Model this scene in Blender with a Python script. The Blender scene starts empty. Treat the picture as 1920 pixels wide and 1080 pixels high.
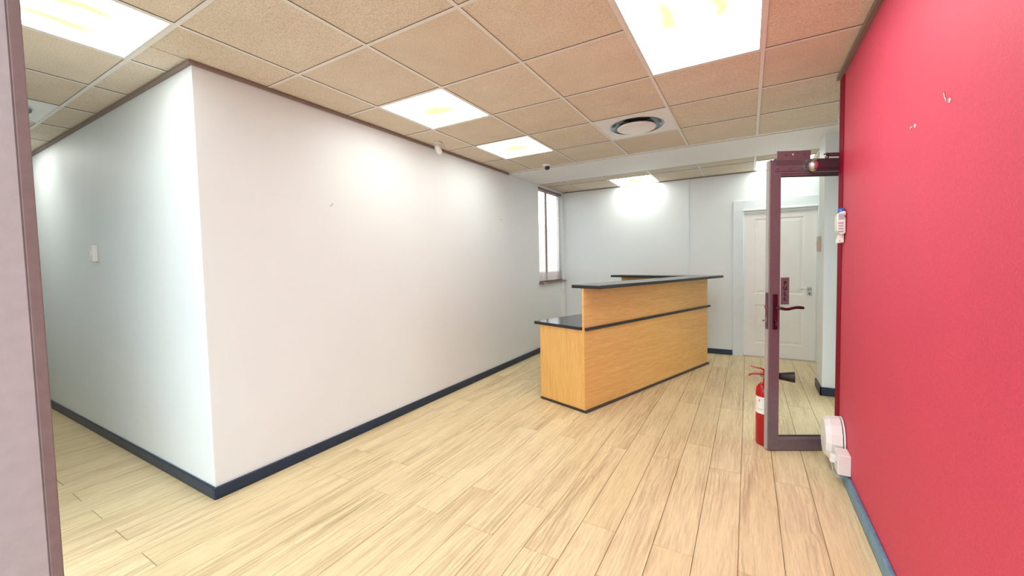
import bpy, bmesh, math, random
from mathutils import Vector, Matrix
random.seed(7)
SC = bpy.context.scene
COL = SC.collection

# ------------------------------------------------------------------ camera
CAMZ = 1.3395
cam = bpy.data.cameras.new('camera')
cam.sensor_fit = 'HORIZONTAL'; cam.sensor_width = 36.0
cam.lens = 756.6 / 1920 * 36.0
cam.shift_y = -10.3 / 1920
cam.clip_start = 0.02
camo = bpy.data.objects.new('camera', cam); COL.objects.link(camo)
R_ = Vector((0.86343225, 0.5040157, -0.02128193))
U_ = Vector((-0.00573376, 0.05198949, 0.99863117))
F_ = Vector((-0.50443223, 0.86212833, -0.04777931))
camo.matrix_world = Matrix(((R_.x, U_.x, -F_.x, 0), (R_.y, U_.y, -F_.y, 0), (R_.z, U_.z, -F_.z, CAMZ), (0, 0, 0, 1)))
SC.camera = camo

# ------------------------------------------------------------------ world, exposure
w = bpy.data.worlds.new('world'); SC.world = w; w.use_nodes = True
bg = w.node_tree.nodes['Background']
bg.inputs[0].default_value = (0.88, 0.94, 1.0, 1); bg.inputs[1].default_value = 1.3
SC.view_settings.view_transform = 'Standard'
try: SC.view_settings.look = 'None'
except Exception: pass
SC.view_settings.gamma = 1.0
SC.view_settings.use_curve_mapping = False
SC.view_settings.exposure = 1.38
LAMP = 5.9           # luminance of the fluorescent tubes behind the diffusers

# ------------------------------------------------------------------ materials
def lin(r, g, b):
    f = lambda c: (c/255/12.92) if c/255 <= 0.04045 else ((c/255+0.055)/1.055)**2.4
    return (f(r), f(g), f(b), 1)

class NT:
    def __init__(s, name):
        s.m = bpy.data.materials.new(name); s.m.use_nodes = True
        s.t = s.m.node_tree; s.b = s.t.nodes['Principled BSDF']
    def n(s, typ, **kw):
        x = s.t.nodes.new(typ)
        for k, v in kw.items():
            if k in x.inputs: x.inputs[k].default_value = v
            else: setattr(x, k, v)
        return x
    def l(s, a, b): s.t.links.new(a, b)
    def coords(s, scale=(1, 1, 1), rand=False):
        tc = s.n('ShaderNodeTexCoord'); mp = s.n('ShaderNodeMapping'); mp.inputs['Scale'].default_value = scale
        if rand:
            oi = s.n('ShaderNodeObjectInfo'); mu = s.n('ShaderNodeMath', operation='MULTIPLY'); mu.inputs[1].default_value = 57.0
            s.l(oi.outputs['Random'], mu.inputs[0]); ad = s.n('ShaderNodeVectorMath', operation='ADD')
            s.l(tc.outputs['Object'], ad.inputs[0]); s.l(mu.outputs[0], ad.inputs[1]); s.l(ad.outputs[0], mp.inputs['Vector'])
        else: s.l(tc.outputs['Object'], mp.inputs['Vector'])
        return mp.outputs[0]
    def noise(s, vec, scale, detail=3, rough=.5, dist=0):
        x = s.n('ShaderNodeTexNoise'); x.inputs['Scale'].default_value = scale; x.inputs['Detail'].default_value = detail
        x.inputs['Roughness'].default_value = rough; x.inputs['Distortion'].default_value = dist
        s.l(vec, x.inputs['Vector']); return x.outputs['Fac']
    def ramp(s, fac, stops):
        x = s.n('ShaderNodeValToRGB'); e = x.color_ramp.elements
        while len(e) < len(stops): e.new(0.5)
        for i, (p, c) in enumerate(stops): e[i].position = p; e[i].color = c
        s.l(fac, x.inputs[0]); return x.outputs[0]
    def mix(s, fac, a, b, mode='MIX'):
        x = s.n('ShaderNodeMix', data_type='RGBA', blend_type=mode)
        for sock, v in ((x.inputs[0], fac), (x.inputs[6], a), (x.inputs[7], b)):
            if hasattr(v, 'is_output'): s.l(v, sock)
            else: sock.default_value = v
        return x.outputs[2]
    def bump(s, h, strength=.2, dist=.002):
        x = s.n('ShaderNodeBump'); x.inputs['Strength'].default_value = strength; x.inputs['Distance'].default_value = dist
        s.l(h, x.inputs['Height']); s.l(x.outputs[0], s.b.inputs['Normal'])

def plain(name, col, rough=.5, metal=0.0, var=.06, vscale=9.0, bump=0.0, spec=.5):
    k = NT(name); v = k.coords()
    f = k.noise(v, vscale, 4)
    d = tuple(c*(1-var) for c in col[:3])+(1,); u = tuple(min(1, c*(1+var)) for c in col[:3])+(1,)
    k.l(k.ramp(f, [(.3, d), (.7, u)]), k.b.inputs['Base Color'])
    k.b.inputs['Roughness'].default_value = rough; k.b.inputs['Metallic'].default_value = metal
    k.b.inputs['Specular IOR Level'].default_value = spec
    if bump: k.bump(k.noise(v, 260, 2), bump, .001)
    return k.m

def wall_mat(name, col, var, bump, rough=.55, grain=0.0):
    k = NT(name); v = k.coords()
    c1 = tuple(c*(1-var) for c in col[:3])+(1,); c2 = col
    c = k.ramp(k.noise(v, 1.3, 5, .6), [(.3, c1), (.65, c2)])
    if grain:
        g = k.ramp(k.noise(v, 170, 3, .7), [(.32, (1-grain, 1-grain, 1-grain, 1)), (.68, (1, 1, 1, 1))])
        c = k.mix(1.0, c, g, 'MULTIPLY')
    k.l(c, k.b.inputs['Base Color']); k.b.inputs['Roughness'].default_value = rough
    k.bump(k.noise(v, 190, 3), bump, .002)
    return k.m

M = {}
M['wall'] = wall_mat('white_paint', (.765, .812, .83, 1), .03, .08)
M['red'] = wall_mat('crimson_paint', (.70, .055, .115, 1), .07, .35, .6, .22)
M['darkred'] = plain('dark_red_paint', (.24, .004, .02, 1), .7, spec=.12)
M['navy'] = plain('navy_paint', (.008, .024, .058, 1), .4, var=.15)
M['blue'] = plain('glare_lightened_blue', (.11, .25, .37, 1), .4, var=.22, vscale=25)  # lighter copy of the baseboard navy, with glare put into the colour
M['angle'] = plain('brown_angle', (.24, .175, .15, 1), .5)
M['white'] = plain('white_plastic', (.82, .81, .79, 1), .35, var=.02)
M['doorw'] = plain('door_enamel', (.90, .885, .87, 1), .35, var=.015, bump=.05)
M['frameb'] = plain('architrave_paint', (.72, .79, .83, 1), .4, var=.02)
M['alu'] = plain('mauve_aluminium', (.20, .155, .175, 1), .42, .35, var=.06, vscale=40)
M['alul'] = plain('pale_anodised_aluminium', (.40, .385, .375, 1), .45, .2, var=.05, vscale=60, bump=.1)
M['alud'] = plain('brown_bead', (.19, .135, .125, 1), .55, .1, var=.08, vscale=60)
M['maroon'] = plain('maroon_handle', (.07, .008, .018, 1), .22, .3)
M['closer'] = plain('closer_paint', (.13, .075, .10, 1), .3, .4)
M['steel'] = plain('brushed_steel', (.62, .62, .60, 1), .25, 1.0)
M['chrome'] = plain('throat_metal', (.30, .33, .37, 1), .15, .9, var=.03)
M['black'] = plain('black_edge', (.012, .012, .014, 1), .35)
M['blacktop'] = plain('black_laminate', (.03, .032, .036, 1), .14, var=.1)
M['plinth'] = plain('dark_brown_plinth', (.035, .026, .022, 1), .4)
M['exred'] = plain('extinguisher_red', (.38, .003, .008, 1), .2, var=.03)
M['brass'] = plain('valve_brass', (.35, .27, .14, 1), .35, .9)
M['horn'] = plain('black_horn', (.008, .007, .008, 1), .45)
M['label'] = plain('paper_label', (.80, .79, .77, 1), .6)
M['grey'] = plain('grey_plastic', (.42, .45, .46, 1), .4)
M['bluelens'] = plain('blue_strobe', (.03, .16, .62, 1), .12, var=.1)
M['redmark'] = plain('red_mark', (.45, .02, .03, 1), .4)
M['darkgap'] = plain('dark_gap', (.02, .017, .015, 1), .9)
M['brownsill'] = plain('brown_sill', (.22, .14, .13, 1), .4)
M['tan'] = plain('tan_plate', (.55, .45, .37, 1), .4)
M['slat'] = plain('blind_slat', (.58, .50, .47, 1), .4, var=.03)
M['brick'] = None
M['concrete'] = plain('concrete', (.45, .44, .42, 1), .85, var=.15, vscale=2)
M['subfloor'] = plain('subfloor', (.10, .065, .035, 1), .9)
M['tee'] = plain('white_tee', (.80, .77, .72, 1), .4, var=.02)
M['teeside'] = plain('tee_side_shade', (.055, .035, .022, 1), .7)  # dark colour on the tee sides stands in for the shadow line there
M['soffit'] = wall_mat('soffit_paint', (.90, .905, .90, 1), .02, .05)

def brick_mat():
    k = NT('outside_brick'); tc = k.n('ShaderNodeTexCoord'); mp = k.n('ShaderNodeMapping')
    mp.inputs['Rotation'].default_value = (0, math.pi/2, math.pi/2)
    k.l(tc.outputs['Object'], mp.inputs['Vector'])
    b = k.n('ShaderNodeTexBrick'); b.inputs['Scale'].default_value = 4.2
    b.inputs['Color1'].default_value = (.72, .52, .44, 1); b.inputs['Color2'].default_value = (.80, .64, .56, 1); b.inputs['Mortar'].default_value = (.78, .75, .70, 1)
    k.l(mp.outputs[0], b.inputs['Vector']); k.l(b.outputs['Color'], k.b.inputs['Base Color']); k.b.inputs['Roughness'].default_value = .9
    return k.m
M['brick'] = brick_mat()

def plank_mat():
    k = NT('washed_oak_plank'); oi = k.n('ShaderNodeObjectInfo')
    v = k.coords((1, 1, 1), True)
    def mp(sc):
        m = k.n('ShaderNodeMapping'); m.inputs['Scale'].default_value = sc; k.l(v, m.inputs['Vector']); return m.outputs[0]
    base = k.ramp(oi.outputs['Random'], [(0, (.755, .615, .355, 1)), (.5, (.81, .675, .41, 1)), (1, (.775, .635, .37, 1))])
    streak = k.noise(mp((34, 1.6, 1)), 1.0, 6, .62, .6)           # long fibres
    patch = k.noise(mp((6.5, 1.1, 1)), 1.0, 4, .55, .4)           # broad dark bands along the board
    fine = k.noise(mp((190, 9, 1)), 1.0, 4, .7)
    wv = k.n('ShaderNodeTexWave', wave_type='BANDS', bands_direction='X', wave_profile='SIN')
    wv.inputs['Scale'].default_value = 3.2; wv.inputs['Distortion'].default_value = 9.0; wv.inputs['Detail'].default_value = 3.0
    wv.inputs['Detail Scale'].default_value = 1.2
    k.l(mp((4.2, .85, 1)), wv.inputs['Vector'])
    pm = k.ramp(patch, [(.40, (0, 0, 0, 1)), (.68, (1, 1, 1, 1))])
    sm = k.ramp(streak, [(.42, (0, 0, 0, 1)), (.72, (1, 1, 1, 1))])
    wm = k.ramp(wv.outputs['Fac'], [(.62, (0, 0, 0, 1)), (.95, (1, 1, 1, 1))])
    fm = k.ramp(fine, [(.45, (0, 0, 0, 1)), (.75, (1, 1, 1, 1))])
    dark = (.40, .275, .15, 1)
    a = k.mix(1.0, pm, sm, 'MULTIPLY'); b = k.mix(1.0, pm, wm, 'MULTIPLY')
    mask = k.mix(.55, a, b, 'SCREEN')
    mask2 = k.mix(.55, mask, fm, 'SCREEN')
    mul = k.n('ShaderNodeMath', operation='MULTIPLY'); mul.inputs[1].default_value = 1.1; k.l(mask2, mul.inputs[0])
    c = k.mix(mul.outputs[0], base, dark)
    c2 = k.mix(.22, c, k.mix(sm, base, (.50, .35, .18, 1)))
    k.l(c2, k.b.inputs['Base Color']); k.b.inputs['Roughness'].default_value = .42
    k.bump(fine, .12, .001)
    return k.m
M['plank'] = plank_mat()

def tile_mat():
    k = NT('mineral_fibre_tile'); v = k.coords((1, 1, 1), True); oi = k.n('ShaderNodeObjectInfo')
    base = k.ramp(oi.outputs['Random'], [(0, (.82, .725, .60, 1)), (1, (.86, .775, .655, 1))])
    sp = k.ramp(k.noise(v, 210, 3, .7), [(.33, (.62, .58, .53, 1)), (.55, (1, 1, 1, 1))])
    cl = k.ramp(k.noise(v, 5, 4), [(.3, (.93, .92, .90, 1)), (.7, (1, 1, 1, 1))])
    c = k.mix(1.0, k.mix(1.0, base, sp, 'MULTIPLY'), cl, 'MULTIPLY')
    k.l(c, k.b.inputs['Base Color']); k.b.inputs['Roughness'].default_value = .95; k.b.inputs['Specular IOR Level'].default_value = .15
    k.bump(k.noise(v, 160, 3, .7), .5, .002)
    return k.m
M['tile'] = tile_mat()

def beech_mat(name, vertical):
    k = NT(name); v = k.coords((1, 1, 1))
    def mp(sc):
        m = k.n('ShaderNodeMapping'); m.inputs['Scale'].default_value = sc; k.l(v, m.inputs['Vector']); return m.outputs[0]
    sc = (30, 30, 1.6) if vertical else (1.6, 1.6, 30)
    g = k.noise(mp(sc), 1.0, 6, .6, .5); g2 = k.noise(mp(tuple(x*4.5 for x in sc)), 1.0, 3, .6)
    c = k.ramp(g, [(.35, (.72, .40, .115, 1)), (.65, (.81, .48, .16, 1))])
    f = k.ramp(g2, [(.4, (.86, .82, .76, 1)), (.6, (1, 1, 1, 1))])
    k.l(k.mix(.8, c, k.mix(1.0, c, f, 'MULTIPLY')), k.b.inputs['Base Color']); k.b.inputs['Roughness'].default_value = .38
    return k.m
M['beech'] = beech_mat('beech_laminate', False); M['beechv'] = beech_mat('beech_laminate_upright', True)

def glass_mat():
    m = bpy.data.materials.new('clear_glass'); m.use_nodes = True; t = m.node_tree; t.nodes.clear()
    o = t.nodes.new('ShaderNodeOutputMaterial'); tr = t.nodes.new('ShaderNodeBsdfTransparent'); gl = t.nodes.new('ShaderNodeBsdfGlossy')
    tr.inputs[0].default_value = (.96, .98, .97, 1); gl.inputs['Roughness'].default_value = .02
    fr = t.nodes.new('ShaderNodeFresnel'); fr.inputs[0].default_value = 1.45; mx = t.nodes.new('ShaderNodeMixShader')
    ge = t.nodes.new('ShaderNodeNewGeometry'); iv = t.nodes.new('ShaderNodeMath'); iv.operation = 'SUBTRACT'; iv.inputs[0].default_value = 1.0
    mu = t.nodes.new('ShaderNodeMath'); mu.operation = 'MULTIPLY'
    t.links.new(ge.outputs['Backfacing'], iv.inputs[1]); t.links.new(fr.outputs[0], mu.inputs[0]); t.links.new(iv.outputs[0], mu.inputs[1]); t.links.new(mu.outputs[0], mx.inputs[0]); t.links.new(tr.outputs[0], mx.inputs[1]); t.links.new(gl.outputs[0], mx.inputs[2]); t.links.new(mx.outputs[0], o.inputs[0])
    return m
M['glass'] = glass_mat()

def lamp_mat(name, axis, ntubes, width):
    """Opal diffuser lit by tubes lying along `axis`; bright over each tube, dimmer and yellow between them."""
    m = bpy.data.materials.new(name); m.use_nodes = True; t = m.node_tree; t.nodes.clear()
    N = t.nodes.new; o = N('ShaderNodeOutputMaterial'); e = N('ShaderNodeEmission'); tc = N('ShaderNodeTexCoord'); sx = N('ShaderNodeSeparateXYZ')
    t.links.new(tc.outputs['Object'], sx.inputs[0])
    across = sx.outputs[0 if axis == 'Y' else 1]; along = sx.outputs[1 if axis == 'Y' else 0]
    no = N('ShaderNodeTexNoise'); no.inputs['Scale'].default_value = 3.5; no.inputs['Detail'].default_value = 1.5; t.links.new(tc.outputs['Object'], no.inputs['Vector'])
    # dim yellow band: |across| small, |along| < limit
    def math_(op, a, b=None):
        x = N('ShaderNodeMath'); x.operation = op
        for i, v in enumerate((a, b)):
            if v is None: continue
            if hasattr(v, 'is_output'): t.links.new(v, x.inputs[i])
            else: x.inputs[i].default_value = v
        return x.outputs[0]
    jit = math_('MULTIPLY', math_('SUBTRACT', no.outputs['Fac'], .5), .16)
    a = math_('ABSOLUTE', math_('ADD', across, jit))
    if ntubes == 3: a = math_('ABSOLUTE', math_('SUBTRACT', a, .105))
    def smooth(val, lo, hi):
        x = N('ShaderNodeMapRange'); x.interpolation_type = 'SMOOTHSTEP'
        t.links.new(val, x.inputs['Value']); x.inputs['From Min'].default_value = lo; x.inputs['From Max'].default_value = hi
        x.inputs['To Min'].default_value = 1; x.inputs['To Max'].default_value = 0; return x.outputs[0]
    band = math_('MULTIPLY', smooth(a, 0.0, width), smooth(math_('ABSOLUTE', math_('ADD', along, jit)), .05, .34))
    mc = N('ShaderNodeMix'); mc.data_type = 'RGBA'; t.links.new(band, mc.inputs[0])
    mc.inputs[6].default_value = (.98, 1, .985, 1); mc.inputs[7].default_value = (1, .96, .42, 1)
    ms_ = math_('MULTIPLY', math_('POWER', .085, band), LAMP)
    t.links.new(mc.outputs[2], e.inputs[0]); t.links.new(ms_, e.inputs[1]); t.links.new(e.outputs[0], o.inputs[0])
    return m
M['lampY'] = lamp_mat('diffuser_tubes_lengthwise', 'Y', 3, .11)
M['lampX'] = lamp_mat('diffuser_tubes_crosswise', 'X', 2, .20)

# ------------------------------------------------------------------ mesh helpers
def nb(): return bmesh.new()
def box(bm, x0, x1, y0, y1, z0, z1, bev=0.0, mi=0, seg=1):
    vs = [bm.verts.new((x, y, z)) for z in (z0, z1) for y in (y0, y1) for x in (x0, x1)]
    fs = [bm.faces.new([vs[i] for i in f]) for f in ((0, 2, 3, 1), (4, 5, 7, 6), (0, 1, 5, 4), (2, 6, 7, 3), (0, 4, 6, 2), (1, 3, 7, 5))]
    for f in fs: f.material_index = mi
    if bev:
        es = list({e for f in fs for e in f.edges})
        r = bmesh.ops.bevel(bm, geom=es, offset=bev, segments=seg, affect='EDGES', profile=.6)
        for f in r['faces']: f.material_index = mi
    return vs
def lathe(bm, prof, segs=24, mat=None, smooth=True, cap=False):
    rings = []
    for r, z in prof:
        ring = []
        for i in range(segs):
            a = 2*math.pi*i/segs; p = Vector((r*math.cos(a), r*math.sin(a), z))
            ring.append(bm.verts.new(mat @ p if mat else p))
        rings.append(ring)
    for A, B in zip(rings, rings[1:]):
        for i in range(segs):
            f = bm.faces.new((A[i], A[(i+1) % segs], B[(i+1) % segs], B[i])); f.smooth = smooth
    if cap:
        bm.faces.new(rings[0][::-1]); bm.faces.new(rings[-1])
def tube(bm, pts, r, segs=8, flat=1.0):
    pts = [Vector(p) for p in pts]; rings = []
    rr = r if isinstance(r, (list, tuple)) else [r]*len(pts)
    up = Vector((0, 0, 1))
    for i, p in enumerate(pts):
        t = (pts[min(i+1, len(pts)-1)]-pts[max(i-1, 0)]).normalized()
        a = t.cross(up)
        if a.length < 1e-3: a = t.cross(Vector((1, 0, 0)))
        a.normalize(); b = a.cross(t)
        rings.append([bm.verts.new(p + rr[i]*(math.cos(2*math.pi*k/segs)*a + flat*math.sin(2*math.pi*k/segs)*b)) for k in range(segs)])
    for A, B in zip(rings, rings[1:]):
        for k in range(segs):
            f = bm.faces.new((A[k], A[(k+1) % segs], B[(k+1) % segs], B[k])); f.smooth = True
    bm.faces.new(rings[0][::-1]); bm.faces.new(rings[-1])
def prism(bm, poly, axis, a0, a1):
    """extrude a 2D polygon along axis ('x','y','z')"""
    def P(u, v, a): return {'x': (a, u, v), 'y': (u, a, v), 'z': (u, v, a)}[axis]
    A = [bm.verts.new(P(u, v, a0)) for u, v in poly]; B = [bm.verts.new(P(u, v, a1)) for u, v in poly]
    n = len(poly)
    for i in range(n): bm.faces.new((A[i], A[(i+1) % n], B[(i+1) % n], B[i]))
    bm.faces.new(A[::-1]); bm.faces.new(B)
def mesh(name, bm, mats):
    bmesh.ops.recalc_face_normals(bm, faces=bm.faces[:])
    me = bpy.data.meshes.new(name); bm.to_mesh(me); bm.free()
    for m in (mats if isinstance(mats, (list, tuple)) else [mats]): me.materials.append(M[m] if isinstance(m, str) else m)
    return me
def obj(name, bm_or_me, mats=None, parent=None, loc=(0, 0, 0), rotz=0.0):
    me = bm_or_me if isinstance(bm_or_me, bpy.types.Mesh) else mesh(name, bm_or_me, mats)
    o = bpy.data.objects.new(name, me); COL.objects.link(o)
    o.location = loc; o.rotation_euler = (0, 0, rotz)
    if parent: o.parent = parent
    return o
def tag(o, label, cat, group=None, kind=None):
    o['label'] = label; o['category'] = cat
    if group: o['group'] = group
    if kind: o['kind'] = kind
    return o
def thing(name, label, cat, loc=(0, 0, 0), rotz=0.0, group=None, kind=None):
    o = bpy.data.objects.new(name, None); COL.objects.link(o); o.location = loc; o.rotation_euler = (0, 0, rotz); o.empty_display_size = .1
    return tag(o, label, cat, group, kind)
def bx(name, mat, parent, *a, **k):
    bm = nb(); box(bm, *a, **k); return obj(name, bm, mat, parent)

# ------------------------------------------------------------------ dimensions
H = 2.4945; TOP = 2.75
XL = -2.675; YC = 1.097; XR = .515; YB = 6.33; YRE = 3.39; YF = .125
BEAM0, BEAM1 = 4.55, 5.41
XALC = .88
WY0, WY1, WZ0, WZ1 = 5.40, 6.27, 1.045, 2.462

# ------------------------------------------------------------------ structure
bm = nb()
box(bm, XL-.2, XL, YC+.001, BEAM0, 0, TOP)
box(bm, XL-.095, XL-.006, BEAM0, WY0, 0, TOP)
box(bm, XL-.095, XL-.006, WY0, WY1, 0, WZ0-.02)
box(bm, XL-.095, XL-.006, WY0, WY1, WZ1, TOP)
box(bm, XL-.095, XL-.006, WY1, YB+.15, 0, TOP)
tag(obj('wall_left', bm, 'wall'), 'long plain white wall running from the corner to the window', 'wall', kind='structure')
bm = nb(); box(bm, -7.6, XL-.0005, YC, YC+.2, 0, TOP)
tag(obj('wall_passage', bm, 'wall'), 'short white return wall with a light switch along the left passage', 'wall', kind='structure')
DX0, DX1, DZ = -.055, .755, 1.975
bm = nb()
box(bm, XL-.095, DX0, YB, YB+.15, 0, TOP); box(bm, DX1, 1.7, YB, YB+.15, 0, TOP); box(bm, DX0, DX1, YB, YB+.15, DZ, TOP)
tag(obj('wall_back', bm, 'wall'), 'white back wall behind the reception desk, with a white door', 'wall', kind='structure')
bm = nb(); box(bm, XR, XR+.085, YF+.02, YRE, 0, H-.004)
tag(obj('wall_right', bm, 'red'), 'crimson red painted wall along the right side', 'wall', kind='structure')
bm = nb(); box(bm, .622, 1.7, 4.82, 5.16, 0, TOP, bev=.004)
tag(obj('wall_column', bm, 'wall'), 'white wall end seen through the glass door, beside the red wall', 'wall', kind='structure')
bm = nb(); box(bm, XALC, XALC+.12, -.02, 3.56, 0, TOP); box(bm, XALC, XALC+.12, 4.50, 4.82, 0, TOP); box(bm, XALC, XALC+.12, 3.56, 4.50, 2.10, TOP)
tag(obj('wall_alcove', bm, 'wall'), 'white outer wall around the entrance opening, hidden behind the red wall', 'wall', kind='structure')
bm = nb(); box(bm, 1.6, 1.7, 5.16, YB, 0, TOP)
tag(obj('wall_rear_right', bm, 'wall'), 'white side wall of the rear area beyond the wall end', 'wall', kind='structure')
bm = nb(); box(bm, -7.75, -7.6, -.02, YC+.2, 0, TOP)
tag(obj('wall_passage_end', bm, 'wall'), 'white end wall of the left passage', 'wall', kind='structure')
bm = nb(); box(bm, -7.6, -3.1, 0, YF, 0, TOP); box(bm, -3.1, XALC, 0, YF, 2.42, TOP); box(bm, .47, XALC, 0, YF, 0, 2.42)
tag(obj('wall_front', bm, 'wall'), 'white front wall around the aluminium shopfront', 'wall', kind='structure')
bm = nb(); box(bm, -7.75, XL-.1, 0, YC+.2, TOP, TOP+.12); box(bm, XL-.1, 1.7, 0, YB+.15, TOP, TOP+.12)  # added out of view so sky light cannot leak through the tile gaps
tag(obj('sky_blocking_slab', bm, 'concrete'), 'unseen concrete slab added above the suspended ceiling to block the sky', 'slab', kind='structure')

# floor: slab with each plank as its own piece
bm = nb(); box(bm, -7.75, XL-.1, -.6, YC+.2, -.12, -.0035); box(bm, XL-.1, 1.7, -.6, YB+.15, -.12, -.0035)
floor = tag(obj('floor', bm, 'subfloor'), 'pale washed-oak plank floor with narrow dark joints', 'floor', kind='structure')
PW, PL, G2 = .1755, 1.2133, .0008
cache = {}
def plank(x0, x1, y0, y1):
    if x1-x0 < .02 or y1-y0 < .02: return
    key = (round(x1-x0, 4), round(y1-y0, 4))
    if key not in cache:
        b = nb(); hw, hl = (x1-x0)/2-G2, (y1-y0)/2-G2
        vs = [b.verts.new(p) for p in ((-hw, -hl, -.003), (hw, -hl, -.003), (hw, hl, -.003), (-hw, hl, -.003))]
        e = .0012
        vt = [b.verts.new(p) for p in ((-hw+e, -hl+e, 0), (hw-e, -hl+e, 0), (hw-e, hl-e, 0), (-hw+e, hl-e, 0))]
        b.faces.new(vt)
        for i in range(4): b.faces.new((vs[i], vs[(i+1) % 4], vt[(i+1) % 4], vt[i]))
        cache[key] = mesh('plank', b, 'plank')
    obj('plank', cache[key], parent=floor, loc=((x0+x1)/2, (y0+y1)/2, 0))
for k in range(-44, 10):
    x0 = -.03+PW*k; x1 = x0+PW
    j0 = 1.915 if k % 2 == 0 else 1.607
    ytop = YC-.001 if x1 < XL+.05 else YB+.04
    n = -3
    while True:
        y0 = j0+PL*n; y1 = y0+PL; n += 1
        if y0 > ytop: break
        ya, yb = max(y0, -.55), min(y1, ytop)
        if x0 < -7.6: continue
        if x0 > .78 and not (yb > 3.4): continue
        if x0 > 1.0 and not (yb > 5.1): continue
        if yb > ya: plank(x0, x1, ya, yb)

# ceiling: tees and tiles
ceil = thing('ceiling', 'suspended ceiling of tan mineral-fibre tiles in a white grid', 'ceiling', kind='structure')
GX = lambda i: -2.334+.6*i
GY = lambda j: 1.505+.6*j
REARY = [BEAM1, 5.725, YB]
lights = {}
tcache = {}
def tile(x0, x1, y0, y1):
    if x1-x0 < .03 or y1-y0 < .03: return
    key = (round(x1-x0, 3), round(y1-y0, 3))
    if key not in tcache:
        b = nb(); box(b, -(x1-x0)/2+.003, (x1-x0)/2-.003, -(y1-y0)/2+.003, (y1-y0)/2-.003, .0035, .016); tcache[key] = mesh('ceiling_tile', b, 'tile')
    o = obj('ceiling_tile', tcache[key], parent=ceil, loc=((x0+x1)/2, (y0+y1)/2, H))
def tee(name, x0, x1, y0, y1, dz=0):
    b = nb(); vs = box(b, x0, x1, y0, y1, H+dz, H+.0042+dz)
    for f in b.faces:
        f.normal_update(); f.material_index = 0 if abs(f.calc_center_median().z-(H+dz)) < 1e-5 else 1
    obj(name, b, ['tee', 'teeside'], ceil)
T = .0105
SKIP = set()
def zone(cols, ys, xa, xb):
    for i in cols:
        x0, x1 = max(GX(i), xa), min(GX(i+1), xb)
        if x1 <= x0: continue
        for y0, y1, j in ys:
            if (i, j) in SKIP: continue
            tile(x0, x1, y0, y1)
SKIP |= {(-1, -2), (0, 1), (0, 3), (3, 0), (3, 1), (2, 3), (-4, -2), (1, 'r1'), (4, 'r1'), (-6, -2)}
zone(range(-9, 0), [(YF, GY(-2), -3), (GY(-2), GY(-1), -2), (GY(-1), YC, -1)], -7.6, XL)
main_rows = [(YF, GY(-2), -3)]+[(GY(j), GY(j+1), j) for j in range(-2, 5)]
for r in main_rows:
    zone(range(-1, 6), [r], XL if r[2] != -2 else XL, XR if r[1] < 3.4 else XALC)
zone(range(-1, 7), [(REARY[0], REARY[1], 'r0'), (REARY[1], REARY[2], 'r1')], XL, 1.6)
for i in range(-8, 0): tee('main_tee', GX(i)-T, GX(i)+T, YF, YC)
for i in range(0, 5): tee('main_tee', GX(i)-T, GX(i)+T, YF, BEAM0-.03)
tee('main_tee', GX(5)-T, GX(5)+T, YRE, BEAM0-.03)
for i in range(0, 7): tee('main_tee', GX(i)-T, GX(i)+T, BEAM1+.012, YB)
def cross_row(xa, xb, y, skip=()):
    for i in range(-10, 8):
        x0, x1 = max(GX(i)+T, xa), min(GX(i+1)-T, xb)
        if x1-x0 > .02 and i not in skip: tee('cross_tee', x0, x1, y-T, y+T)
for j in (-2, -1): cross_row(-7.6, XL, GY(j))
for j in range(-2, 5): cross_row(XL, XR if j < 4 else XALC, GY(j), (3,) if j == 1 else ())
cross_row(XL, 1.6, REARY[1])
# flush plaster beam between the two ceiling fields
bm = nb(); box(bm, XL-.004, 1.6, BEAM0, BEAM1, H-.006, TOP)
tag(obj('beam', bm, 'soffit'), 'flush white plaster beam crossing the ceiling between the tile fields', 'beam', kind='structure')
tn = [0]
def trim(mat, label, *a):
    tn[0] += 1; b = nb(); box(b, *a)
    return tag(obj('trim_%d' % tn[0], b, mat), label, 'trim', kind='structure')
trim('tee', 'white ceiling angle in front of the plaster beam', XL, XALC, GY(5)-.006, BEAM0-.014, H-.003, H+.004)
trim('darkgap', 'dark shadow gap along the front of the plaster beam', XL, XALC, BEAM0-.014, BEAM0, H-.001, H+.02)
trim('angle', 'thin dark angle along the rear of the plaster beam', XL, .62, BEAM1, BEAM1+.012, H-.006, H+.006)
trim('angle', 'brown ceiling angle along the top of the long white wall', XL, XL+.022, YC-.022, BEAM0-.02, H-.018, H-.0005)
trim('angle', 'brown ceiling angle along the top of the passage wall', -7.6, XL, YC-.022, YC, H-.018, H-.0005)
trim('angle', 'brown ceiling angle along the top of the red wall', XR-.026, XR, YF, YRE-.012, H-.024, H-.0005)
trim('angle', 'thin ceiling angle along the top of the back wall', XL, 1.6, YB-.012, YB, H-.010, H-.0005)
trim('frameb', 'white upright cover strip over the back wall panel joint', -.762, -.732, YB-.010, YB, .085, H-.011)
bm = nb(); box(bm, XR-.005, XR+.092, YRE-.125, YRE+.004, .0, H-.006, bev=.002)
tn[0] += 1; tag(obj('trim_%d' % tn[0], bm, 'darkred'), 'dark red upright capping the end of the red wall', 'trim', kind='structure')
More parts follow.
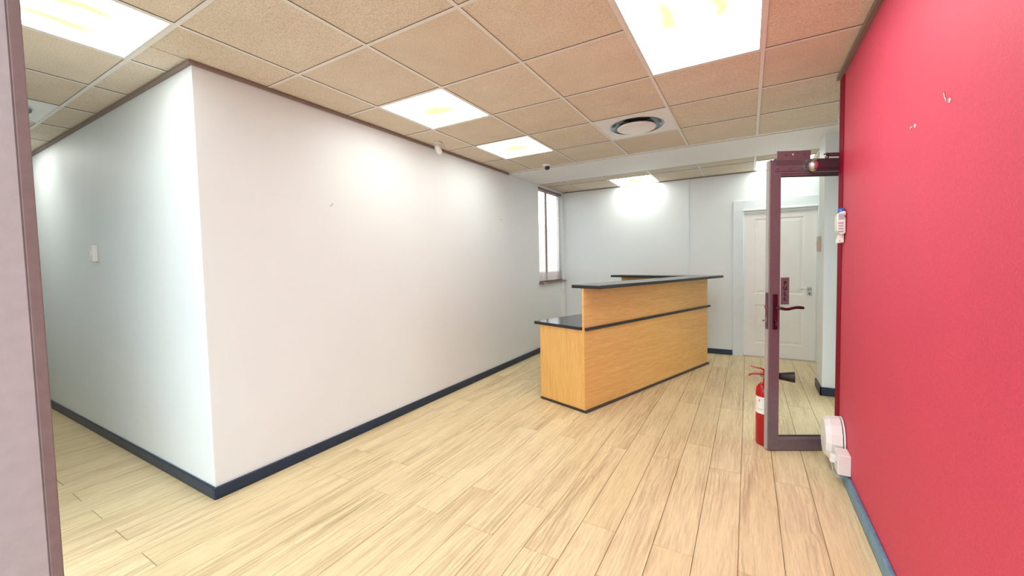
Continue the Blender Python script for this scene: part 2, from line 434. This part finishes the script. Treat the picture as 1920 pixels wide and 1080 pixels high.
# baseboards
def baseb(side, mat, label, *boxes):
    b = nb()
    for a in boxes: box(b, *a, bev=.0035)
    tag(obj('baseboard_'+side, b, mat), label, 'baseboard', kind='structure')
BH = .072
baseb('left', 'navy', 'navy baseboard along the long white wall', (XL, XL+.014, YC-.014, YB, 0, BH))
baseb('passage', 'navy', 'navy baseboard along the passage wall', (-7.6, XL-.0002, YC-.014, YC, 0, BH))
baseb('back', 'navy', 'navy baseboard along the back wall behind the desk', (XL+.014, -.178, YB-.014, YB, 0, BH))
baseb('right', 'blue', 'blue baseboard along the red wall, glare put into its colour', (XR-.018, XR, YF+.02, YRE-.127, 0, BH))
baseb('column', 'navy', 'navy baseboard wrapping the white wall end', (.608, 1.6, 4.806, 4.82, 0, BH+.01), (.608, .622, 4.806, 5.16, 0, BH+.01))

# window in the long wall
XG = XL-.070
win = thing('window_1', 'narrow window with brown sill at the far end of the long wall', 'window', (0, 0, 0), kind='structure')
bx('window_frame', 'doorw', win, XG-.02, XG+.02, WY0, WY0+.035, WZ0-.02, WZ1)
bx('window_frame', 'doorw', win, XG-.02, XG+.02, WY1-.035, WY1, WZ0-.02, WZ1)
bx('window_frame', 'brownsill', win, XG-.02, XG+.02, WY0+.035, WY1-.035, WZ0-.02, WZ0+.02)
bx('window_frame', 'brownsill', win, XG-.02, XG+.02, WY0+.035, WY1-.035, WZ1-.035, WZ1)
bx('mullion', 'brownsill', win, XG-.010, XG+.010, 5.765, 5.80, WZ0+.02, WZ1-.035)
bx('pane', 'glass', win, XG-.003, XG+.003, WY0+.035, 5.765, WZ0+.02, WZ1-.035)
bx('pane', 'glass', win, XG-.003, XG+.003, 5.80, WY1-.035, WZ0+.02, WZ1-.035)
bx('window_sill', 'brownsill', win, XG+.02, XL+.05, WY0-.02, WY1+.03, WZ0-.022, WZ0-.002, bev=.003)
# back door
def panelled(bm, x0, x1, z0, z1, panels, y, depth=.008, mould=.03):
    """door face at y (facing -y) with recessed, bevelled, raised-field panels"""
    xs = sorted({x0, x1, *[p[0] for p in panels], *[p[1] for p in panels]}); zs = sorted({z0, z1, *[p[2] for p in panels], *[p[3] for p in panels]})
    def quad(a, b, c, d): bm.faces.new([bm.verts.new(p) for p in (a, b, c, d)])
    for xa, xb in zip(xs, xs[1:]):
        for za, zb in zip(zs, zs[1:]):
            if any(p[0]-1e-6 <= xa and xb <= p[1]+1e-6 and p[2]-1e-6 <= za and zb <= p[3]+1e-6 for p in panels): continue
            quad((xa, y, za), (xb, y, za), (xb, y, zb), (xa, y, zb))
    for (a, b, c, d) in panels:
        rings = []
        for off, dy in ((0, 0), (mould*.45, depth), (mould*.8, depth), (mould*1.7, depth*.25)):
            rings.append([(a+off, y+dy, c+off), (b-off, y+dy, c+off), (b-off, y+dy, d-off), (a+off, y+dy, d-off)])
        for A, B in zip(rings, rings[1:]):
            for i in range(4): quad(A[i], A[(i+1) % 4], B[(i+1) % 4], B[i])
        quad(*rings[-1])
d1 = thing('door_1', 'white two-panel interior door in the back wall behind the glass door', 'door', (0, YB, 0), kind='structure')
bm = nb(); LY = .028
panelled(bm, DX0+.006, DX1-.006, .008, DZ-.02, [(.075, .622, .855, 1.862), (.075, .622, .185, .712)], LY)
bmesh.ops.remove_doubles(bm, verts=bm.verts[:], dist=1e-5)
box(bm, DX0+.006, DX1-.006, LY+.0105, LY+.04, .008, DZ-.02)
obj('leaf', bm, 'doorw', d1)
for nm, a in (('architrave', (DX0-.122, DX0+.004, -.020, .0, 0, DZ+.14)), ('architrave', (DX1-.004, DX1+.105, -.020, .0, 0, DZ+.14)), ('architrave', (DX0+.004, DX1-.004, -.020, .0, DZ-.004, DZ+.14))):
    bx(nm, 'frameb', d1, *a, bev=.003)
for a in ((DX0, DX0+.005, 0, .075, 0, DZ), (DX1-.005, DX1, 0, .075, 0, DZ), (DX0+.005, DX1-.005, 0, .075, DZ-.015, DZ)): bx('jamb', 'frameb', d1, *a)
bx('head_bead', 'doorw', d1, DX0-.01, DX1+.01, -.028, -.020, DZ+.0, DZ+.016)
hp = bx('handle_plate', 'steel', d1, .655, .705, LY-.010, LY, .905, .955, bev=.002)
bm = nb(); tube(bm, [(.680, LY-.008, .930), (.680, LY-.045, .930), (.668, LY-.050, .930), (.575, LY-.050, .932)], [.010, .009, .009, .008], 10)
obj('lever', bm, 'steel', hp)
kp = bx('key_plate', 'steel', d1, .655, .705, LY-.010, LY, .845, .895, bev=.002)
bm = nb(); lathe(bm, [(.009, 0), (.009, .003)], 12, Matrix.Translation((.680, LY-.0095, .872)) @ Matrix.Rotation(math.pi/2, 4, 'X'), cap=True); box(bm, .677, .683, LY-.0128, LY-.0095, .855, .868)
obj('keyhole', bm, 'black', kp)
bx('threshold', 'tan', d1, DX0, DX1, -.012, .06, .0, .006)

# shopfront frame beside the camera
sf = thing('shopfront_frame', 'pale mauve aluminium door frame upright close by at the left edge', 'door frame', (0, 0, 0), kind='structure')
bm = nb(); box(bm, -.80, -.75, .0, .1255, 0, 2.42, bev=.0015); obj('jamb', bm, 'alul', sf)
bm = nb(); box(bm, -.79, -.7495, .1255, .1365, 0, 2.42, bev=.001); obj('stop_bead', bm, 'alud', sf)
bx('jamb', 'alul', sf, .42, .47, .0, .125, 0, 2.42, bev=.0015)
bx('transom', 'alul', sf, -.75, .42, .02, .105, 2.12, 2.17)
bx('transom_pane', 'glass', sf, -.75, .42, .058, .064, 2.17, 2.42)
bx('bottom_rail', 'alul', sf, -3.1, -.80, .02, .105, 0, .10)
bx('daylight_fill_pane', 'glass', sf, -3.1, -.80, .058, .064, .10, 2.42)  # unseen glazing, added and stretched leftward so daylight fills the passage

# outside
bm = nb(); box(bm, -40, 40, -40, 40, -.32, -.121)
tag(obj('ground', bm, 'concrete'), 'grey concrete ground outside the building', 'ground', kind='structure')
bm = nb(); box(bm, -9.0, -8.7, 4, 30, -.12, 3.2)
tag(obj('outside_wall', bm, 'brick'), 'pale pinkish brick wall outside, seen through the blinds', 'wall', kind='structure')

# ------------------------------------------------------------------ ceiling lights
def light(i0, j0, ny, mat, label, y0=None, y1=None):
    x0, x1 = GX(i0), GX(i0+1)
    if y0 is None: y0, y1 = GY(j0), GY(j0+ny)
    cx, cy = (x0+x1)/2, (y0+y1)/2; hx, hy = (x1-x0)/2-T, (y1-y0)/2-T
    t = thing('ceiling_light', label, 'ceiling light', (cx, cy, H), group='recessed fluorescent ceiling lights')
    b = nb(); fw = .008
    for a in ((-hx, hx, -hy, -hy+fw), (-hx, hx, hy-fw, hy), (-hx, -hx+fw, -hy+fw, hy-fw), (hx-fw, hx, -hy+fw, hy-fw)): box(b, *a, .0005, .012)
    obj('frame', b, 'tee', t)
    b = nb(); box(b, -hx+fw, hx-fw, -hy+fw, hy-fw, .004, .008); obj('diffuser', b, mat, t)
    b = nb(); box(b, -hx, hx, -hy, hy, .03, .09); obj('housing', b, 'tee', t)
light(-1, -2, 1, 'lampY', 'glowing ceiling light panel at top left, above the wall corner')
light(0, 1, 1, 'lampX', 'glowing square ceiling light near the middle of the long white wall')
light(0, 3, 1, 'lampX', 'glowing square ceiling light beside the black dome camera')
light(3, 0, 2, 'lampY', 'largest glowing ceiling light, cut off by the top edge of the photo')
light(1, 0, 1, 'lampX', 'small glowing ceiling light beyond the plaster beam, above the desk', REARY[1], YB)
light(4, 0, 1, 'lampX', 'glowing ceiling light above the white back door, partly behind the glass door frame', REARY[1], YB)
light(-6, -2, 1, 'lampY', 'ceiling light at the far end of the left passage, behind the frame')

# ------------------------------------------------------------------ air diffusers
def air(ci, cj, label):
    x0, y0 = GX(ci), GY(cj)
    t = thing('air_diffuser', label, 'air vent', (x0+.3, y0+.3, H), group='square ceiling air diffusers')
    b = nb(); n = 48; hs = .3-T; R = .225
    inner = [b.verts.new((R*math.cos(2*math.pi*k/n), R*math.sin(2*math.pi*k/n), .001)) for k in range(n)]
    outer = []
    for k in range(n):
        a = 2*math.pi*k/n; c, s_ = math.cos(a), math.sin(a); m = hs/max(abs(c), abs(s_)); outer.append(b.verts.new((c*m, s_*m, .001)))
    for k in range(n): b.faces.new((inner[k], inner[(k+1) % n], outer[(k+1) % n], outer[k]))
    obj('face_plate', b, 'white', t)
    b = nb(); lathe(b, [(.225, .001), (.218, -.004), (.208, .004), (.19, .03), (.17, .07), (.15, .085)], 48); obj('throat', b, 'chrome', t)
    b = nb(); lathe(b, [(.0005, -.024), (.14, -.024), (.156, -.022), (.163, -.014), (.150, -.006), (.0005, -.004)], 48); obj('centre_disc', b, 'white', t)
    b = nb(); lathe(b, [(.0005, .086), (.16, .086)], 24); obj('duct_back', b, 'darkgap', t)
air(2, 3, 'square white ceiling air vent with a round ring, in front of the beam')
air(-4, -2, 'square white ceiling air vent over the left passage, beside the frame')

# ------------------------------------------------------------------ reception desk (L shaped, two tiers)
TH = math.radians(19.0)
desk = thing('reception_desk', 'L-shaped beech reception desk with black tops and trim', 'desk', (-1.236, 3.345, 0), -TH)
# local axes: +y along the front panel (away from camera), -x towards the staff side
Lf = 2.445
def pbx(name, mat, *a, **k): return bx(name, mat, desk, *a, **k)
pbx('front_panel', 'beech', -.022, 0, 0, Lf, .022, 1.106, bev=.001)
pbx('end_panel', 'beechv', -.545, -.022, .004, .026, .022, .737, bev=.001)
pbx('plinth', 'plinth', -.026, .016, -.006, Lf+.02, 0, .022, bev=.004)
pbx('plinth', 'plinth', -.552, -.026, -.004, .026, 0, .022, bev=.003)
def top_slab(name, x0, x1, y0, y1, z0, z1):
    b = nb(); box(b, x0, x1, y0, y1, z0, z1, bev=.004)
    for f in b.faces:
        f.normal_update(); f.material_index = 0 if f.normal.z > .9 or (f.calc_center_median().z > z1-1e-4) else 1
    return obj(name, b, ['blacktop', 'black'], desk)
top_slab('worktop', -.615, -.022, -.018, 1.80, .737, .765)
top_slab('counter_top', -.135, .185, -.005, Lf+.02, 1.106, 1.136)
pbx('counter_support', 'plinth', -.042, -.022, .02, Lf-.02, 1.090, 1.106)
b = nb(); box(b, 0, .026, .008, Lf+.035, .731, .757, bev=.008, seg=3); obj('trim_rail', b, 'black', desk)
# return wing at the far end
pbx('return_panel', 'beech', -1.225, -.022, Lf-.07, Lf-.048, .022, 1.106, bev=.001)
top_slab('return_counter', -1.27, -.135, Lf-.275, Lf+.02, 1.106, 1.136)
pbx('return_plinth', 'plinth', -1.23, -.026, Lf-.075, Lf-.043, 0, .022)
top_slab('return_worktop', -1.25, -.022, 1.80, Lf-.07, .737, .765)
pbx('return_end_panel', 'beechv', -1.225, -1.203, 1.84, Lf-.07, 0, .737, bev=.001)
pbx('back_leg', 'beechv', -.58, -.558, .03, .06, 0, .737)

# ------------------------------------------------------------------ glass door
DTH = math.radians(27.7)
gd = thing('door_2', 'open aluminium framed glass door with a PULL sign beside the red wall', 'door', (.126, 3.243, .008), DTH, kind='structure')
DW, DH, TK = .82, 1.985, .045
ST, TR, BR = .072, .095, .092
def dbx(name, mat, *a, **k): return bx(name, mat, k.pop('parent', gd), *a, **k)
dbx('stile', 'alu', 0, ST, 0, TK, 0, DH, bev=.002)
dbx('stile', 'alu', DW-ST, DW, 0, TK, 0, DH, bev=.002)
dbx('top_rail', 'alu', ST, DW-ST, 0.001, TK-.001, DH-TR, DH, bev=.001)
dbx('bottom_rail', 'alu', ST, DW-ST, 0.001, TK-.001, 0, BR-.018, bev=.001)
b = nb(); prism(b, [(.001, BR-.018), (.014, BR), (TK-.014, BR), (TK-.001, BR-.018)], 'x', ST, DW-ST); obj('glazing_bead', b, 'alu', gd)
b = nb(); prism(b, [(.006, DH-TR-.014), (TK-.006, DH-TR-.014), (TK-.006, DH-TR), (.006, DH-TR)], 'x', ST, DW-ST); obj('glazing_bead', b, 'alu', gd)
dbx('glass_pane', 'glass', ST-.004, DW-ST+.004, .019, .026, BR-.004, DH-TR-.010)
for a in ((ST, DW-ST, .015, .030, BR, BR+.005), (ST, DW-ST, .015, .030, DH-TR-.019, DH-TR-.014), (ST, ST+.004, .015, .030, BR+.005, DH-TR-.019)): dbx('gasket', 'black', *a)
dbx('edge_strip', 'alul', -.004, 0, .006, TK-.006, .005, .84)
dbx('edge_strip', 'alul', -.004, 0, .006, TK-.006, 1.095, DH-.005)
lp = dbx('lock_plate', 'closer', -.006, 0, .010, TK-.010, .848, 1.090, bev=.001)
bx('latch', 'steel', lp, -.016, -.006, .016, .028, .985, 1.005); bx('bolt', 'steel', lp, -.010, -.006, .015, .03, .89, .93)
# handle
hpl = dbx('handle_plate', 'maroon', .022, .052, -.010, 0, .842, 1.083, bev=.004, seg=2)
b = nb()
pts = [(.037, -.004, .994), (.037, -.045, .994), (.046, -.055, .992), (.070, -.058, .987), (.095, -.058, .987), (.120, -.058, .993), (.145, -.058, .997), (.168, -.058, .996), (.190, -.057, .993)]
tube(b, pts, [.012, .011, .0105, .010, .010, .010, .010, .0105, .010], 12); obj('lever', b, 'maroon', hpl)
b = nb(); lathe(b, [(.008, 0), (.008, .016)], 14, Matrix.Translation((.037, -.010, .905)) @ Matrix.Rotation(math.pi/2, 4, 'X'), cap=True); box(b, .032, .042, -.026, -.010, .868, .90, bev=.003); obj('lock_cylinder', b, 'maroon', hpl)
# key hanging on the far side
b = nb(); tube(b, [(-.012+.014*math.cos(a)*.5-.01, .052, .880+.026*math.sin(a)) for a in [2*math.pi*k/18 for k in range(18)]]+[(-.015, .052, .880)], .0022, 6); kr = obj('key_ring', b, 'steel', gd)
dbx('key', 'steel', -.018, -.004, .0455, .0575, .893, .903, bev=.001)
# PULL sign
sg = dbx('pull_sign', 'alu', ST+.001, ST+.057, -.006, -.002, 1.012, 1.196, bev=.001)
cu = bpy.data.curves.new('pull_text', 'FONT'); cu.body = 'P\nU\nL\nL'; cu.align_x = 'CENTER'; cu.size = .034; cu.space_line = 1.04; cu.extrude = .0006; cu.offset = .0018
to = bpy.data.objects.new('pull_text', cu); COL.objects.link(to)
bpy.context.view_layer.update()
tm = bpy.data.meshes.new_from_object(to.evaluated_get(bpy.context.evaluated_depsgraph_get())); bpy.data.objects.remove(to); bpy.data.curves.remove(cu)
tm.materials.clear(); tm.materials.append(M['black'])
txt = bpy.data.objects.new('lettering', tm); COL.objects.link(txt); txt.parent = sg
txt.location = (ST+.029, -.0066, 1.146); txt.rotation_euler = (math.pi/2, 0, 0); txt['label'] = 'black letters reading PULL'
# magnetic-lock bracket
b = nb(); prism(b, [(-.004, 1.908), (-.001, 1.908), (-.001, 1.945), (-.022, 1.975), (-.022, 2.034), (-.025, 2.034), (-.025, 1.974), (-.004, 1.944)], 'x', .030, .245)
br = obj('lock_bracket', b, 'alu', gd)
b = nb(); box(b, .030, .245, -.001, .02, DH, DH+.004)
for u, v, z, r in ((.045, -.004, 1.922, .005), (.125, -.004, 1.922, .005), (.205, -.004, 1.922, .005), (.085, -.025, 2.008, .005), (.135, -.025, 2.010, .010), (.20, -.025, 2.010, .005)):
    bb = nb(); lathe(bb, [(r, 0), (r, .003), (r*.6, .006)], 10, Matrix.Translation((u, v, z)) @ Matrix.Rotation(math.pi/2, 4, 'X'), cap=True); obj('screw', bb, 'steel' if r > .006 else 'closer', br)
obj('bracket_foot', b, 'alu', br)
# closer
b = nb(); prism(b, [(-.001, 1.888), (-.045, 1.893), (-.058, 1.915), (-.058, 1.950), (-.045, 1.972), (-.001, 1.978)], 'x', .262, .56); cl = obj('door_closer', b, 'closer', gd)
b = nb(); lathe(b, [(.0005, -.030), (.020, -.028), (.036, -.012), (.040, .004), (.040, .012)], 20, Matrix.Translation((.252, -.030, 1.934)) @ Matrix.Rotation(math.pi/2, 4, 'Y')); obj('end_cap', b, 'steel', cl)
b = nb(); lathe(b, [(.010, 0), (.010, .028)], 12, Matrix.Translation((.345, -.03, 1.974)), cap=True); obj('spindle', b, 'steel', cl)
b = nb(); box(b, .330, .66, -.044, -.018, 2.000, 2.010, bev=.002); obj('closer_arm', b, 'closer', cl)
b = nb(); box(b, .320, .42, -.050, -.040, 1.985, 1.996, bev=.002); obj('closer_arm', b, 'steel', cl)
# frame of the entrance opening behind the red wall
ef = thing('entrance_frame', 'aluminium frame of the entrance opening, hidden behind the red wall', 'door frame', (0, 0, 0), kind='structure')
bx('jamb', 'alu', ef, .89, .97, 3.56, 3.60, 0, 2.10); bx('jamb', 'alu', ef, .89, .97, 4.46, 4.50, 0, 2.10); bx('head', 'alu', ef, .89, .97, 3.60, 4.46, 2.05, 2.10)

# ------------------------------------------------------------------ fire extinguisher
ex = thing('fire_extinguisher', 'red fire extinguisher with black horn standing behind the glass door', 'extinguisher', (.118, 3.375, 0))
RX = .064
b = nb(); lathe(b, [(.0005, .004), (.052, .004), (.060, .001), (RX, .012), (RX, .385), (.061, .405), (.052, .424), (.038, .438), (.024, .446), (.0195, .450), (.0195, .478), (.0005, .478)], 36); obj('cylinder', b, 'exred', ex)
b = nb(); lathe(b, [(RX+.0006, .232), (RX+.0006, .352)], 36); lb = obj('paper_label', b, 'label', ex)
def arc_patch(a0, a1, z0, z1, mat, nm):
    bb = nb(); n = 6
    A = [bb.verts.new(((RX+.0012)*math.cos(a0+(a1-a0)*k/n), (RX+.0012)*math.sin(a0+(a1-a0)*k/n), z0)) for k in range(n+1)]
    B = [bb.verts.new(((RX+.0012)*math.cos(a0+(a1-a0)*k/n), (RX+.0012)*math.sin(a0+(a1-a0)*k/n), z1)) for k in range(n+1)]
    for k in range(n): bb.faces.new((A[k], A[k+1], B[k+1], B[k]))
    obj(nm, bb, mat, lb)
arc_patch(-2.32, -2.22, .318, .332, 'redmark', 'printed_mark'); arc_patch(-2.5, -1.8, .262, .266, 'grey', 'printed_line'); arc_patch(-2.4, -1.7, .336, .338, 'grey', 'printed_line')
b = nb(); lathe(b, [(.017, .478), (.020, .486), (.020, .500), (.012, .506), (.012, .522), (.0005, .524)], 16); va = obj('valve', b, 'brass', ex)
b = nb(); tube(b, [(-.008, 0, .494), (-.038, -.002, .492)], [.008, .006], 10); obj('safety_pin', b, 'brass', va)
b = nb(); tube(b, [(.012, 0, .515), (-.010, 0, .512), (-.045, 0, .505), (-.080, 0, .502), (-.098, 0, .497), (-.106, 0, .486)], [.010, .012, .011, .010, .010, .009], 10, .7); obj('carry_handle', b, 'exred', ex)
b = nb(); tube(b, [(.012, 0, .530), (-.012, 0, .536), (-.030, 0, .545), (-.065, 0, .549), (-.100, 0, .558)], [.011, .012, .009, .007, .004], 10, .6); obj('squeeze_lever', b, 'exred', ex)
b = nb(); box(b, -.020, .016, -.008, .008, .500, .540, bev=.004); obj('lever_block', b, 'exred', ex)
b = nb(); lathe(b, [(.0005, 0), (.010, 0), (.012, .03), (.020, .05), (.026, .08), (.034, .13), (.038, .152), (.039, .156), (.035, .156), (.03, .12), (.0005, .11)], 24, Matrix.Translation((.012, .0, .500)) @ Matrix.Rotation(math.radians(88), 4, 'Y')); obj('discharge_horn', b, 'horn', ex)

# ------------------------------------------------------------------ things on the red wall
si = thing('alarm_siren', 'white alarm siren with a blue strobe lamp at the end of the red wall', 'alarm', (XR, 3.175, 1.415))
# local: -x off the wall, y along the wall, z up
b = nb(); prism(b, [(-.005, .062), (-.028, .056), (-.043, .075), (-.047, .11), (-.047, .16), (-.041, .185), (-.022, .198), (-.005, .198)], 'y', -.035, .05); bmesh.ops.bevel(b, geom=b.edges[:], offset=.004, segments=2, affect='EDGES'); sb = obj('body', b, 'white', si)
b = nb(); lathe(b, [(.019, 0), (.018, .014), (.014, .021), (.0005, .024)], 16, Matrix.Translation((-.020, .012, .196))); obj('strobe_lamp', b, 'bluelens', si)
b = nb(); box(b, -.040, -.012, -.0375, -.0335, .148, .182, bev=.001); obj('window', b, 'grey', sb)
for k in range(4):
    b = nb(); box(b, -.042, -.016, -.0385, -.034, .072+k*.017, .080+k*.017, bev=.0015); obj('louvre', b, 'grey', sb)
b = nb(); box(b, -.011, -.006, -.037, -.0345, .160, .172); obj('red_badge', b, 'redmark', sb)
ct = thing('door_sensor', 'small white plastic sensor just under the alarm siren', 'sensor', (XR, 3.205, 1.415))
b = nb(); prism(b, [(-.005, .010), (-.040, .004), (-.042, .012), (-.034, .052), (-.026, .060), (-.005, .060)], 'y', -.022, .022); bmesh.ops.bevel(b, geom=b.edges[:], offset=.002, segments=1, affect='EDGES'); obj('housing', b, 'white', ct)
b = nb(); box(b, -.030, -.022, -.0235, -.0215, .016, .022); obj('indicator', b, plain('green_led', (.2, .55, .3, 1)), ct)
# low white fittings
rb = thing('round_wall_box', 'larger rounded white box low on the red wall, touching the door bottom', 'wall box', (XR, 3.155, .205))
def dome(bm, r0, x0, r1, x1, r2, x2, n=10):
    mat = Matrix.Rotation(-math.pi/2, 4, 'Y'); lathe(bm, [(.0005, x0), (r0, x0), (r1, x1), (r2, x2), (.0005, x2)], n, mat @ Matrix.Rotation(math.pi/n, 4, 'Z'), smooth=False)
b = nb(); dome(b, .134, .004, .134, .010, .130, .012, 28); obj('back_plate', b, 'white', rb)
b = nb(); dome(b, .122, .012, .122, .016, .120, .017, 28); obj('gap', b, 'darkgap', rb)
b = nb(); dome(b, .132, .017, .130, .070, .108, .096, 14); bmesh.ops.bevel(b, geom=[e for e in b.edges if e.is_manifold and e.calc_face_angle(0) > .3], offset=.006, segments=2, affect='EDGES'); obj('cover', b, 'white', rb)
sbx = thing('junction_box', 'smaller white box with a plug and thin cables low on the red wall', 'junction box', (XR, 2.955, .082))
b = nb(); box(b, -.062, -.0005, -.062, .052, 0, .118, bev=.005, seg=2); bo = obj('body', b, 'white', sbx)
b = nb(); box(b, -.088, -.062, .000, .044, .040, .082, bev=.003); pl = obj('plug', b, 'white', sbx)
b = nb(); lathe(b, [(.004, 0), (.004, .002)], 10, Matrix.Translation((-.0625, -.025, .06)) @ Matrix.Rotation(-math.pi/2, 4, 'Y'), cap=True); obj('screw', b, 'grey', bo)
for k, (dy, m) in enumerate(((.015, 'grey'), (.028, 'white'))):
    b = nb(); tube(b, [(-.075, dy, .042), (-.076, dy, .02), (-.072, dy-.008, -.01), (-.055, dy-.02, -.038), (-.03, dy-.028, -.040)], .0028, 6); obj('cable', b, m, sbx)
# screws left in the red wall
def wall_screw(y, z, label, tilt, L):
    t = thing('wall_screw', label, 'screw', (XR, y, z), group='screws left in the red wall')
    b = nb(); lathe(b, [(.006, -.004), (.007, .002), (.004, .003)], 10, Matrix.Rotation(-math.pi/2, 4, 'Y'), cap=True); obj('wall_plug', b, 'label', t)
    b = nb(); tube(b, [(0, 0, 0), (-.009, 0, 0), (-.011, 0, tilt), (-.012, .001, L)], .0022, 8); obj('hook', b, 'steel', t)
wall_screw(1.716, 1.795, 'higher of the two small metal hooks in the red wall', .012, .026)
wall_screw(2.004, 1.800, 'lower of the two small metal hooks, nearer the glass door', -.004, -.012)
# ------------------------------------------------------------------ things on the white walls and ceiling
sw = thing('light_switch', 'white light switch on the passage wall left of the corner', 'switch', (-4.405, YC, 1.485))
bx('plate', 'white', sw, -.034, .034, -.034, 0, -.064, .064, bev=.004)
bx('rocker', 'white', sw, -.014, .014, -.039, -.033, -.018, .018, bev=.002); bx('indicator', 'grey', sw, -.004, .004, -.0405, -.0385, -.004, .004)
s2 = thing('light_switch', 'tan switch plate on the white wall end seen beside the glass door', 'switch', (.622, 5.03, 1.465))
bx('plate', 'tan', s2, -.026, 0, -.05, .05, -.075, .075, bev=.003); bx('rocker', 'tan', s2, -.031, -.025, -.02, .02, -.03, .03, bev=.002)
pi = thing('motion_sensor', 'white motion sensor on a bracket under the ceiling by the long wall', 'sensor', (-2.545, 3.015, H))
b = nb(); box(b, -.028, .028, -.028, .028, -.008, .003, bev=.002); obj('base', b, 'white', pi)
b = nb(); tube(b, [(-.02, 0, -.006), (-.02, 0, -.03), (-.008, 0, -.045), (.004, -.012, -.055)], .010, 10); obj('bracket_arm', b, 'white', pi)
b = nb(); lathe(b, [(.0005, -.060), (.018, -.056), (.030, -.040), (.034, 0), (.030, .040), (.018, .052), (.0005, .055)], 18, Matrix.Translation((.012, -.012, -.068)) @ Matrix.Rotation(math.radians(-20), 4, 'Y') @ Matrix.Rotation(math.radians(18), 4, 'X') @ Matrix.Scale(.8, 4)); sd = obj('housing', b, 'white', pi)
b = nb(); lathe(b, [(.026, -.030), (.0305, -.010), (.0305, .018), (.026, .032)], 18, Matrix.Translation((.016, -.017, -.070)) @ Matrix.Rotation(math.radians(-20), 4, 'Y') @ Matrix.Rotation(math.radians(18), 4, 'X') @ Matrix.Scale(.8, 4)); obj('lens', b, 'label', sd)
dm = thing('dome_camera', 'small white dome camera with black eye on the ceiling before the beam', 'camera', (-2.055, 4.385, H))
b = nb(); lathe(b, [(.0005, .003), (.052, .003), (.054, -.004), (.050, -.020), (.043, -.024)], 28); obj('base', b, 'white', dm)
b = nb(); lathe(b, [(.043, -.024), (.040, -.040), (.030, -.056), (.015, -.065), (.0005, -.067)], 28); obj('dome', b, 'grey', dm)
b = nb(); lathe(b, [(.0305, -.030), (.031, -.045), (.022, -.060), (.0005, -.0685)], 20, Matrix.Translation((.008, -.012, .0))); obj('eye', b, 'black', dm)
for (y, z, lab, L) in ((1.93, 1.79, 'tiny nail in the middle of the long white wall', .016), (4.30, 1.878, 'tiny nail in the long white wall near the window', .012)):
    b = nb(); tube(b, [(XL-.004, y, z), (XL+.018, y, z+.004), (XL+.024, y, z+.004+L)], .003, 6); tag(obj('nail', b, 'steel'), lab, 'nail', 'nails left in the long wall')
# blind
bl = thing('venetian_blind', 'lowered white venetian blind hanging in the narrow window', 'blind', (XL-.024, (WY0+WY1)/2, WZ0))
hw = (WY1-WY0)/2-.012; ZT = WZ1-WZ0
b = nb(); box(b, -.018, .018, -hw, hw, ZT-.032, ZT-.001, bev=.002); obj('headrail', b, 'brownsill', bl)
b = nb(); n = 4
prof = [(-.0125+.025*k/n, .0022*math.sin(math.pi*k/n)) for k in range(n+1)]
A = [b.verts.new((x, -hw, z)) for x, z in prof]; B_ = [b.verts.new((x, hw, z)) for x, z in prof]
for k in range(n): b.faces.new((A[k], A[k+1], B_[k+1], B_[k]))
sm = mesh('slat', b, 'slat'); sm.materials[0] = M['slat']
zz = .024
zs = []
for k in range(13): zs.append(zz); zz += .0105
while zz < ZT-.045: zs.append(zz); zz += .0215
for z in zs:
    o = obj('slat', sm, parent=bl, loc=(0, 0, z)); o.rotation_euler = (0, math.radians(random.uniform(16, 26) if z < .15 else random.uniform(5, 11)), 0)
b = nb(); box(b, -.013, .013, -hw, hw, .004, .016, bev=.002); obj('bottom_rail', b, 'brownsill', bl)
for y in (-hw+.10, hw-.10):
    for x in (-.0145, .0145):
        b = nb(); tube(b, [(x, y, .01), (x, y, ZT-.03)], .0011, 5); obj('ladder_cord', b, 'label', bl)
b = nb(); cy = -hw+.03
pts = [(.022, cy, ZT-.03), (.022, cy, .3), (.04, cy, .05), (.085, cy, -.02)]
pts += [(.085, cy+.03-.03*math.cos(a), -.05-.045*math.sin(a)) for a in [math.pi*2*k/14 for k in range(15)]]
tube(b, pts, .0013, 5); obj('pull_cord', b, 'label', bl)
# trunking below the window
tk = thing('cable_trunking', 'white cable trunking below the window near the room corner', 'trunking', (XL-.006, 6.24, 0))
bx('cover', 'white', tk, 0, .030, -.06, .06, BH, .80, bev=.003); bx('upper_duct', 'white', tk, 0, .018, -.035, .06, .80, WZ0-.022, bev=.002)
# stray wire hanging from the alcove ceiling
b = nb(); tube(b, [(.585, 3.9, H+.002), (.580, 3.9, H-.03), (.577, 3.9, H-.10), (.580, 3.9, H-.17), (.587, 3.9, H-.23)], .0035, 6)
tag(obj('loose_cable', b, 'white'), 'loose white cable hanging from the ceiling behind the red wall end', 'cable')
